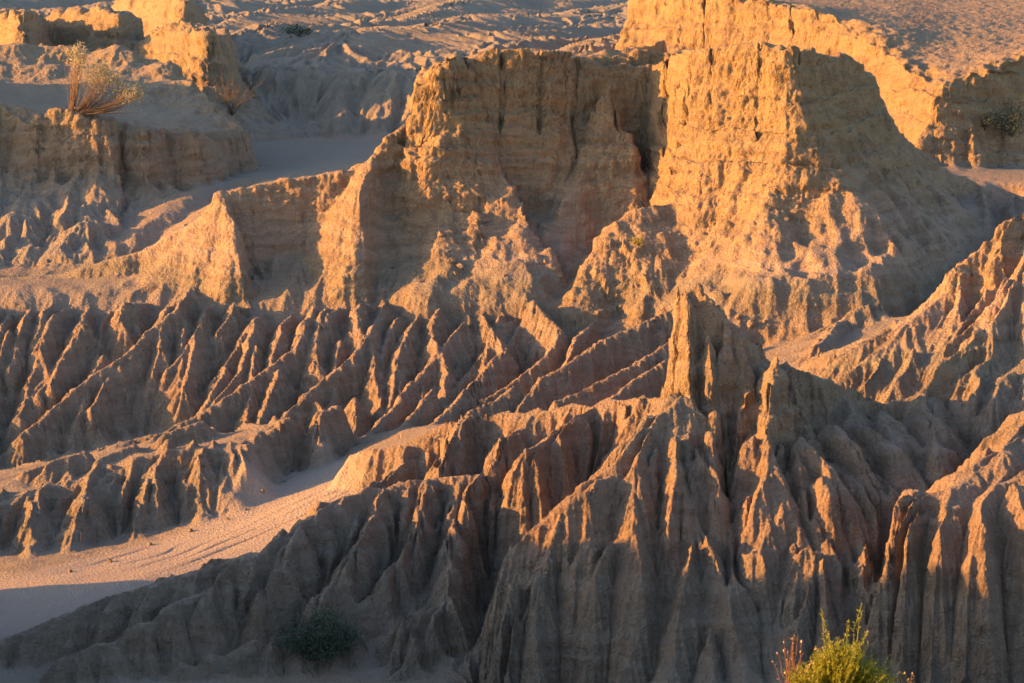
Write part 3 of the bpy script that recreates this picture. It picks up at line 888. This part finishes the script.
    b2 = n.new('ShaderNodeBump'); b2.inputs['Strength'].default_value = 1.0; b2.inputs['Distance'].default_value = .055
    vo = n.new('ShaderNodeTexVoronoi'); vo.inputs['Scale'].default_value = 11; vo.feature = 'F1'
    l.new(geo.outputs['Position'], vo.inputs['Vector'])
    l.new(math_('ADD', vo.outputs['Distance'], noise(30, 4, .75)), b2.inputs['Height'])
    l.new(b1.outputs[0], b2.inputs['Normal'])
    l.new(b2.outputs[0], bs.inputs['Normal'])
    return m


SOIL = soil()

# ------------------------------------------------------------------ cut the terrain into its landforms
NAMES = {'valley_floor': 'valley_floor', 'fluted_slope': 'fluted_slope', 'butte': 'butte', 'front_ridge': 'pinnacle_ridge', 'right_hill': 'hill',
         'far_mesa': 'mesa', 'left_mesa': 'mesa', 'far_slopes': 'rilled_plain', 'left_hill': 'hill', 'sand_wash': 'sand_wash', 'terrace': 'terrace'}
freg = mreg[:-1, :-1].copy()
fw = mw[:-1, :-1]
freg[(freg == 0) & (fw > .5)] = RG['sand_wash']
vid = np.arange(NM * NC).reshape(NM, NC)
quads = np.stack([vid[:-1, :-1], vid[:-1, 1:], vid[1:, 1:], vid[1:, :-1]], -1)
V = np.stack([mx, my, mz], -1).reshape(-1, 3).astype(f32)
CR = colr.reshape(-1, 4)


def surface(name, q):
    used, inv = np.unique(q.ravel(), return_inverse=True)
    me = bpy.data.meshes.new(name)
    me.vertices.add(len(used)); me.vertices.foreach_set('co', V[used].ravel())
    nf = len(q)
    me.loops.add(nf * 4); me.loops.foreach_set('vertex_index', inv.astype(np.int32).ravel())
    me.polygons.add(nf)
    me.polygons.foreach_set('loop_start', np.arange(0, nf * 4, 4, dtype=np.int32))
    me.polygons.foreach_set('use_smooth', np.ones(nf, bool))
    a = me.color_attributes.new('soil', 'FLOAT_COLOR', 'POINT')
    a.data.foreach_set('color', CR[used].ravel())
    me.update(calc_edges=True)
    me.materials.append(SOIL)
    o = bpy.data.objects.new(name, me); C.objects.link(o)
    o['kind'] = 'structure'
    return o


for r, nm in enumerate(REG):
    q = quads[freg == r]
    if len(q):
        surface(NAMES[nm], q)
print('terrain done', time.time() - T0)


# ------------------------------------------------------------------ plants and stones
GX0 = U[0]


def ground(x, y):
    """height of the finished terrain at a place"""
    c = np.searchsorted(U, x / y) - 1
    r = np.searchsorted(LY, math.log(y)) - 1
    fc = (x / y - U[c]) / (U[c + 1] - U[c]); fr_ = (math.log(y) - LY[r]) / (LY[r + 1] - LY[r])
    return float((Z[r, c] * (1 - fc) + Z[r, c + 1] * fc) * (1 - fr_) + (Z[r + 1, c] * (1 - fc) + Z[r + 1, c + 1] * fc) * fr_)


def hit(px, py, y0=76, y1=330):
    """the first piece of ground that the picture point looks at"""
    y = y0
    while y < y1:
        p = P(px, py, y)
        if ground(p[0], p[1]) >= p[2]:
            return p
        y += .08
    return P(px, py, y1)


rng = np.random.default_rng(7)


def mat(name, c, rough=.8, trans=0.0, vary=.25):
    m = bpy.data.materials.new(name); m.use_nodes = True
    n = m.node_tree.nodes; l = m.node_tree.links
    b = n['Principled BSDF']
    b.inputs['Roughness'].default_value = rough
    b.inputs['Specular IOR Level'].default_value = .2
    g = n.new('ShaderNodeNewGeometry')
    t = n.new('ShaderNodeTexNoise'); t.inputs['Scale'].default_value = 9; t.inputs['Detail'].default_value = 3
    l.new(g.outputs['Position'], t.inputs['Vector'])
    mx_ = n.new('ShaderNodeMix'); mx_.data_type = 'RGBA'
    mr = n.new('ShaderNodeMapRange'); mr.inputs[1].default_value = .35; mr.inputs[2].default_value = .65
    l.new(t.outputs['Fac'], mr.inputs[0])
    l.new(mr.outputs[0], mx_.inputs[0])
    mx_.inputs[6].default_value = tuple(v * (1 - vary) for v in c) + (1,)
    mx_.inputs[7].default_value = tuple(min(1, v * (1 + vary)) for v in c) + (1,)
    l.new(mx_.outputs[2], b.inputs['Base Color'])
    if trans:
        tr = n.new('ShaderNodeBsdfTranslucent'); l.new(mx_.outputs[2], tr.inputs[0])
        ms = n.new('ShaderNodeMixShader'); ms.inputs[0].default_value = trans
        l.new(b.outputs[0], ms.inputs[1]); l.new(tr.outputs[0], ms.inputs[2])
        l.new(ms.outputs[0], n['Material Output'].inputs[0])
    return m


class MB:
    def __init__(self):
        self.v = []; self.f = []

    def tube(self, pts, r0, r1, k=4):
        pts = np.asarray(pts, float); base = len(self.v); n = len(pts)
        for i, p in enumerate(pts):
            t = pts[min(i + 1, n - 1)] - pts[max(i - 1, 0)]; t /= np.linalg.norm(t) + 1e-9
            a = np.cross(t, (0.3, 1, .2)); a /= np.linalg.norm(a) + 1e-9; b = np.cross(t, a)
            r = r0 + (r1 - r0) * i / (n - 1)
            for j in range(k):
                w_ = 2 * math.pi * j / k
                self.v.append(tuple(p + r * (math.cos(w_) * a + math.sin(w_) * b)))
        for i in range(n - 1):
            for j in range(k):
                q = base + i * k; jn = (j + 1) % k
                self.f.append((q + j, q + jn, q + k + jn, q + k + j))

    def leaf(self, p, d, L, W):
        d = np.asarray(d, float); d /= np.linalg.norm(d) + 1e-9
        s = np.cross(d, rng.normal(size=3)); s /= np.linalg.norm(s) + 1e-9
        n = np.cross(d, s)
        b = len(self.v)
        self.v += [tuple(p), tuple(p + d * L * .5 + s * W * .5 + n * W * .2), tuple(p + d * L), tuple(p + d * L * .5 - s * W * .5 + n * W * .2)]
        self.f.append((b, b + 1, b + 2, b + 3))

    def bud(self, p, r):
        b = len(self.v)
        for q in ((0, 0, -1.2), (1, 0, 0), (0, 1, 0), (-1, 0, 0), (0, -1, 0), (0, 0, 1.5)):
            self.v.append(tuple(p + np.array(q) * r))
        for i in range(4):
            j = (i + 1) % 4
            self.f.append((b, b + 1 + j, b + 1 + i)); self.f.append((b + 5, b + 1 + i, b + 1 + j))

    def build(self, name, m, parent):
        me = bpy.data.meshes.new(name); me.from_pydata(self.v, [], self.f); me.materials.append(m)
        o = bpy.data.objects.new(name, me); C.objects.link(o); o.parent = parent
        return o


def thing(name, label, cat, loc, group=None):
    o = bpy.data.objects.new(name, None); C.objects.link(o)
    o.location = tuple(loc); o['label'] = label; o['category'] = cat
    if group: o['group'] = group
    return o


def curve(a, b, sag, n=6):
    t = np.linspace(0, 1, n)[:, None]
    return a + (b - a) * t + np.array([0, 0, 1.0]) * (sag * np.sin(t * math.pi)) + rng.normal(size=(n, 3)) * .012 * np.linalg.norm(b - a) * np.sin(t * math.pi)


BARK = mat('dry_bark', (.16, .10, .065), .9)
TWIG = mat('grey_twig', (.10, .08, .07), .9)
DARKLEAF = mat('dark_leaf', (.075, .10, .075), .7, .15, .4)
GREENLEAF = mat('yellow_green_leaf', (.30, .31, .04), .6, .35, .35)
PALELEAF = mat('pale_leaf', (.42, .37, .24), .8, .25, .3)
BUD = mat('flower_bud', (.55, .38, .24), .8, .2)
REDSTEM = mat('dry_red_stem', (.17, .085, .055), .9)


def round_bush(name, label, cat, base, w_, h_, nleaf, L, m_leaf, m_stem, nst=26):
    t = thing(name, label, cat, base)
    st = MB(); lf = MB()
    tips = []
    for i in range(nst):
        a = rng.uniform(0, 2 * math.pi); r = math.sqrt(rng.uniform(0, 1)); h = h_ * (1 - .55 * r * r) * rng.uniform(.7, 1.02)
        e = np.array([math.cos(a) * r * w_ / 2, math.sin(a) * r * w_ / 2, h])
        st.tube(curve(np.zeros(3), e, .12 * h_), .022, .006)
        tips.append(e)
    # clumps of leaves round the twig ends, uneven
    for i in range(nleaf):
        e = tips[rng.integers(nst)] * rng.uniform(.45, 1.0)
        p = e + rng.normal(size=3) * np.array([w_ * .085, w_ * .085, h_ * .085])
        if p[2] < .10 * h_: p[2] = .10 * h_ + abs(rng.normal()) * .1
        lf.leaf(p, rng.normal(size=3) + np.array([0, 0, .7]) + p * .6, L * rng.uniform(.6, 1.4), L * .45)
    st.build('stems', m_stem, t); lf.build('foliage', m_leaf, t)
    return t


# dark bush below the front ridge
b = hit(322, 652, 80)
round_bush('saltbush', 'dark grey-green round bush on the shaded slope at the bottom', 'bush', b - np.array([0, 0, .30]), 2.3, 1.75, 9000, .09, DARKLEAF, TWIG, 40)
# far bushes
b = hit(298, 36, 150)
round_bush('scrub_bush', 'tiny dark scrub on the rilled plain at the top', 'bush', b, 2.0, .8, 500, .16, DARKLEAF, TWIG, 12)
b = hit(1012, 140, 126)
round_bush('scrub_bush', 'dark shaded bush at the foot of the far right cliff', 'bush', b, 2.2, 2.1, 1300, .10, DARKLEAF, TWIG, 22)
b = hit(985, 130, 126)
round_bush('scrub_bush', 'thin low bush left of the dark bush under the far right cliff', 'bush', b, 1.5, 1.0, 350, .09, DARKLEAF, TWIG, 16)
b = hit(636, 246, 100)
round_bush('herb_tuft', 'small olive tuft growing on the lit rubble mound', 'tuft', b, .9, .45, 260, .06, GREENLEAF, BARK, 10)

# bare twiggy shrub in front of the lit block
b = hit(232, 116, 120)
t = thing('bare_shrub', 'bare dark twiggy shrub below the big lit block', 'shrub', b)
st = MB(); lf = MB()
for i in range(34):
    e = np.array([rng.normal() * .75, rng.normal() * .5, rng.uniform(.5, 1.7)])
    c_ = curve(np.zeros(3), e, .15); st.tube(c_, .016, .005, 3)
    for k in range(5):
        q = c_[rng.integers(2, 6)]; st.tube(curve(q, q + rng.normal(size=3) * .25 + np.array([0, 0, .2]), .03, 3), .008, .004, 3)
    for k in range(6):
        lf.leaf(e + rng.normal(size=3) * .15, rng.normal(size=3), .07, .03)
st.build('stems', TWIG, t); lf.build('foliage', DARKLEAF, t)

# the pale sprawling shrub on the rim of the left mesa
b = hit(72, 113, 120)
t = thing('flowering_shrub', 'sprawling shrub with arching brown stems and pale tufts on the mesa rim', 'shrub', b)
st = MB(); lf = MB()
S0 = b[1] / F
tufts = [(76, 52, 12, 9, 14), (83, 50, 11, 10, 12), (80, 60, 9, 9, 8), (94, 70, 11, 9, 12), (90, 78, 9, 9, 10), (103, 66, 11, 12, 14), (110, 73, 11, 11, 14), (118, 80, 9, 8, 8), (106, 82, 10, 8, 10), (126, 88, 12, 10, 14), (134, 92, 12, 9, 14), (142, 88, 8, 7, 8), (120, 96, 9, 9, 10), (138, 98, 9, 6, 8)]
for (px, py, rx, ry, n) in tufts:
    c0 = np.array([(px - 72) * S0, rng.normal() * .35, (113 - py) * S0])
    for i in range(n):
        e = c0 + np.array([rng.normal() * rx * .36 * S0, rng.normal() * .22, rng.normal() * ry * .36 * S0])
        a = np.array([rng.normal() * .08, rng.normal() * .1, 0])
        mid = np.array([e[0] * rng.uniform(.5, .8), e[1] * .6 + rng.normal() * .1, e[2] * (rng.uniform(-.05, .35) if px > 88 else .5) - .05])
        tt_ = np.linspace(0, 1, 7)[:, None]
        c_ = (1 - tt_) ** 2 * a + 2 * tt_ * (1 - tt_) * mid + tt_ ** 2 * e + rng.normal(size=(7, 3)) * .02
        st.tube(c_, .013, .004, 3)
        for k in range(17):
            q = c_[6] * .75 + c_[5] * .25 + rng.normal(size=3) * np.array([.12, .12, .15])
            lf.leaf(q, rng.normal(size=3) + np.array([0, 0, 1.0]), rng.uniform(.07, .14), .06)
for i in range(16):   # the lowest stems lie along the rim
    e = np.array([rng.uniform(1.2, 3.0), rng.normal() * .3, rng.uniform(.0, .6)])
    mid = np.array([e[0] * .5, e[1] * .5, -.12])
    tt_ = np.linspace(0, 1, 7)[:, None]
    st.tube(2 * tt_ * (1 - tt_) * mid + tt_ ** 2 * e, .022, .006, 3)
st.build('stems', BARK, t); lf.build('foliage', PALELEAF, t)


# near plants at the bottom edge
BUDMESH = []
for r_ in (.016, .022):
    mb = MB(); mb.bud(np.zeros(3), r_); o = mb.build('flower_bud', BUD, None)
    BUDMESH.append(o.data); bpy.data.objects.remove(o)


def herb(name, label, x, y, spec, leafm, stemm, dens, buds=.6):
    g_ = ground(x, y)
    t = thing(name, label, 'plant', (x, y, g_))
    st = MB(); lf = MB(); tips = []
    for (dx, h, lean) in spec:
        a = np.array([dx * .25 + rng.normal() * .05, rng.normal() * .18, 0])
        e = np.array([dx + lean, rng.normal() * .3, h])
        c_ = curve(a, e, 0, 9)
        c_[1:-1, 0] -= lean * .15
        st.tube(c_, .009, .004, 3)
        for k in range(int(dens * h)):
            u = rng.uniform(.28, 1) * 8; i = min(int(u), 7)
            q = c_[i] + (c_[i + 1] - c_[i]) * (u - i)
            lf.leaf(q, rng.normal(size=3) * .8 + np.array([0, 0, .9]), rng.uniform(.05, .11), .020)
        if rng.uniform() < buds:
            tips.append(c_[-1])
    st.build('stems', stemm, t)
    if lf.v: lf.build('foliage', leafm, t)
    for p in tips[-60:]:
        o = bpy.data.objects.new('flower_bud', BUDMESH[rng.integers(2)]); C.objects.link(o)
        o.parent = t; o.location = tuple(p); o.rotation_euler = tuple(rng.normal(size=3) * .3)
        o.scale = (rng.uniform(.8, 1.5),) * 3
    return t


YN = 60.0
q = P(838, 683, YN); gz = ground(q[0], YN)
hb = q[2] - gz
spec = []
for i in range(520):
    dx = float(np.clip(rng.normal() * .52 + .05, -.98, 1.15))
    spec.append((dx, hb + .02 + .80 * math.exp(-((dx - .05) / .85) ** 2) * rng.uniform(.35, 1.06), rng.normal() * .12))
for (px, py, ln) in [(820, 606, -.05), (848, 618, .06), (861, 599, .2), (866, 626, .2), (827, 630, .05), (893, 655, .15), (812, 640, -.1)]:
    spec.append(((px - 838) * YN / F - ln, hb + (683 - py) * YN / F, ln))
    spec.append(((px - 838) * YN / F - ln * 1.1 + .01, hb + (683 - py) * YN / F - .12, ln))
herb('green_herb', 'yellow-green bushy plant with tall stalks and flower buds at the bottom edge', q[0], YN, spec, GREENLEAF, GREENLEAF, 44, .2)
q2 = P(791, 683, YN + .3)
herb('dry_stems', 'thin dry reddish stems standing left of the yellow-green plant', q2[0], YN + .3, [(rng.normal() * .14, q2[2] - ground(q2[0], YN + .3) + rng.uniform(.35, 1.15), rng.normal() * .1) for i in range(16)], REDSTEM, REDSTEM, 10, .9)
q3 = P(905, 683, YN - .4)
herb('budding_sprig', 'short sprig with pinkish buds right of the yellow-green plant', q3[0], YN - .4, [(rng.normal() * .12, q3[2] - ground(q3[0], YN - .4) + rng.uniform(-.05, .25), rng.normal() * .06) for i in range(12)], GREENLEAF, BARK, 14, .9)

# ---- clods that fell from the cliffs
def clod_mesh(seed, r):
    import bmesh
    bm = bmesh.new(); bmesh.ops.create_icosphere(bm, subdivisions=3, radius=1)
    co = np.array([v.co[:] for v in bm.verts]); g_ = np.random.default_rng(seed)
    for k in range(9):      # knock flat faces off it
        n_ = g_.normal(size=3); n_ /= np.linalg.norm(n_); h_ = g_.uniform(.55, .85)
        d_ = co @ n_ - h_; co -= np.where(d_ > 0, d_, 0)[:, None] * n_
    co *= (1 + .10 * noise3(co[:, 0] * 2.5 + 9, co[:, 1] * 2.5, co[:, 2] * 2.5, seed) + .05 * noise3(co[:, 0] * 7 + 9, co[:, 1] * 7, co[:, 2] * 7, seed + 1))[:, None]
    co *= np.array([1, .85, .75]) * r
    for v, c in zip(bm.verts, co): v.co = c
    me = bpy.data.meshes.new('clod'); bm.to_mesh(me); bm.free(); me.materials.append(SOIL)
    a = me.color_attributes.new('soil', 'FLOAT_COLOR', 'POINT')
    a.data.foreach_set('color', np.tile(np.array([0, .5, 0, 1], f32), (len(me.vertices), 1)).ravel())
    return me


CLODS = [clod_mesh(40 + i, 1.0) for i in range(5)]


def clod(px, py, r, label, group, y0=76):
    b_ = hit(px, py, y0)
    o = bpy.data.objects.new('clod', CLODS[rng.integers(5)]); C.objects.link(o)
    o.location = (b_[0], b_[1], b_[2] + r * .25); o.scale = (r, r, r)
    o.rotation_euler = tuple(rng.uniform(-.5, .5, 2)) + (rng.uniform(0, 6),)
    o['label'] = label; o['category'] = 'clod'; o['group'] = group


for px, py, r in [(441, 236, .22), (452, 262, .26), (460, 268, .20), (447, 252, .15), (456, 274, .14), (438, 244, .12), (470, 271, .10)]:
    clod(px, py, r, 'angular clod in the scatter fallen below the left end of the butte wall', 'clods below the butte wall', 100)
for px, py, r in [(392, 268, .10), (415, 274, .12), (505, 276, .11), (545, 262, .12), (560, 277, .16), (528, 270, .09), (346, 268, .12), (330, 276, .10), (262, 272, .12)]:
    clod(px, py, r, 'small tan clod on the pinkish talus just above the flutes', 'clods on the talus', 100)
for px, py, r in [(262, 492, .12), (228, 520, .10), (190, 532, .13), (300, 470, .10), (150, 545, .10), (110, 562, .12), (70, 572, .10), (285, 482, .07), (245, 510, .07)]:
    clod(px, py, r, 'small clod lying along the upper edge of the sand wash', 'clods along the sand wash', 86)
for px, py, r in [(700, 312, .22), (722, 322, .30), (738, 318, .16), (752, 326, .24), (690, 306, .14), (765, 322, .12), (710, 326, .12)]:
    clod(px, py, r, 'fallen block in the rubble at the foot of the sunlit buttress', 'blocks below the sunlit buttress', 100)
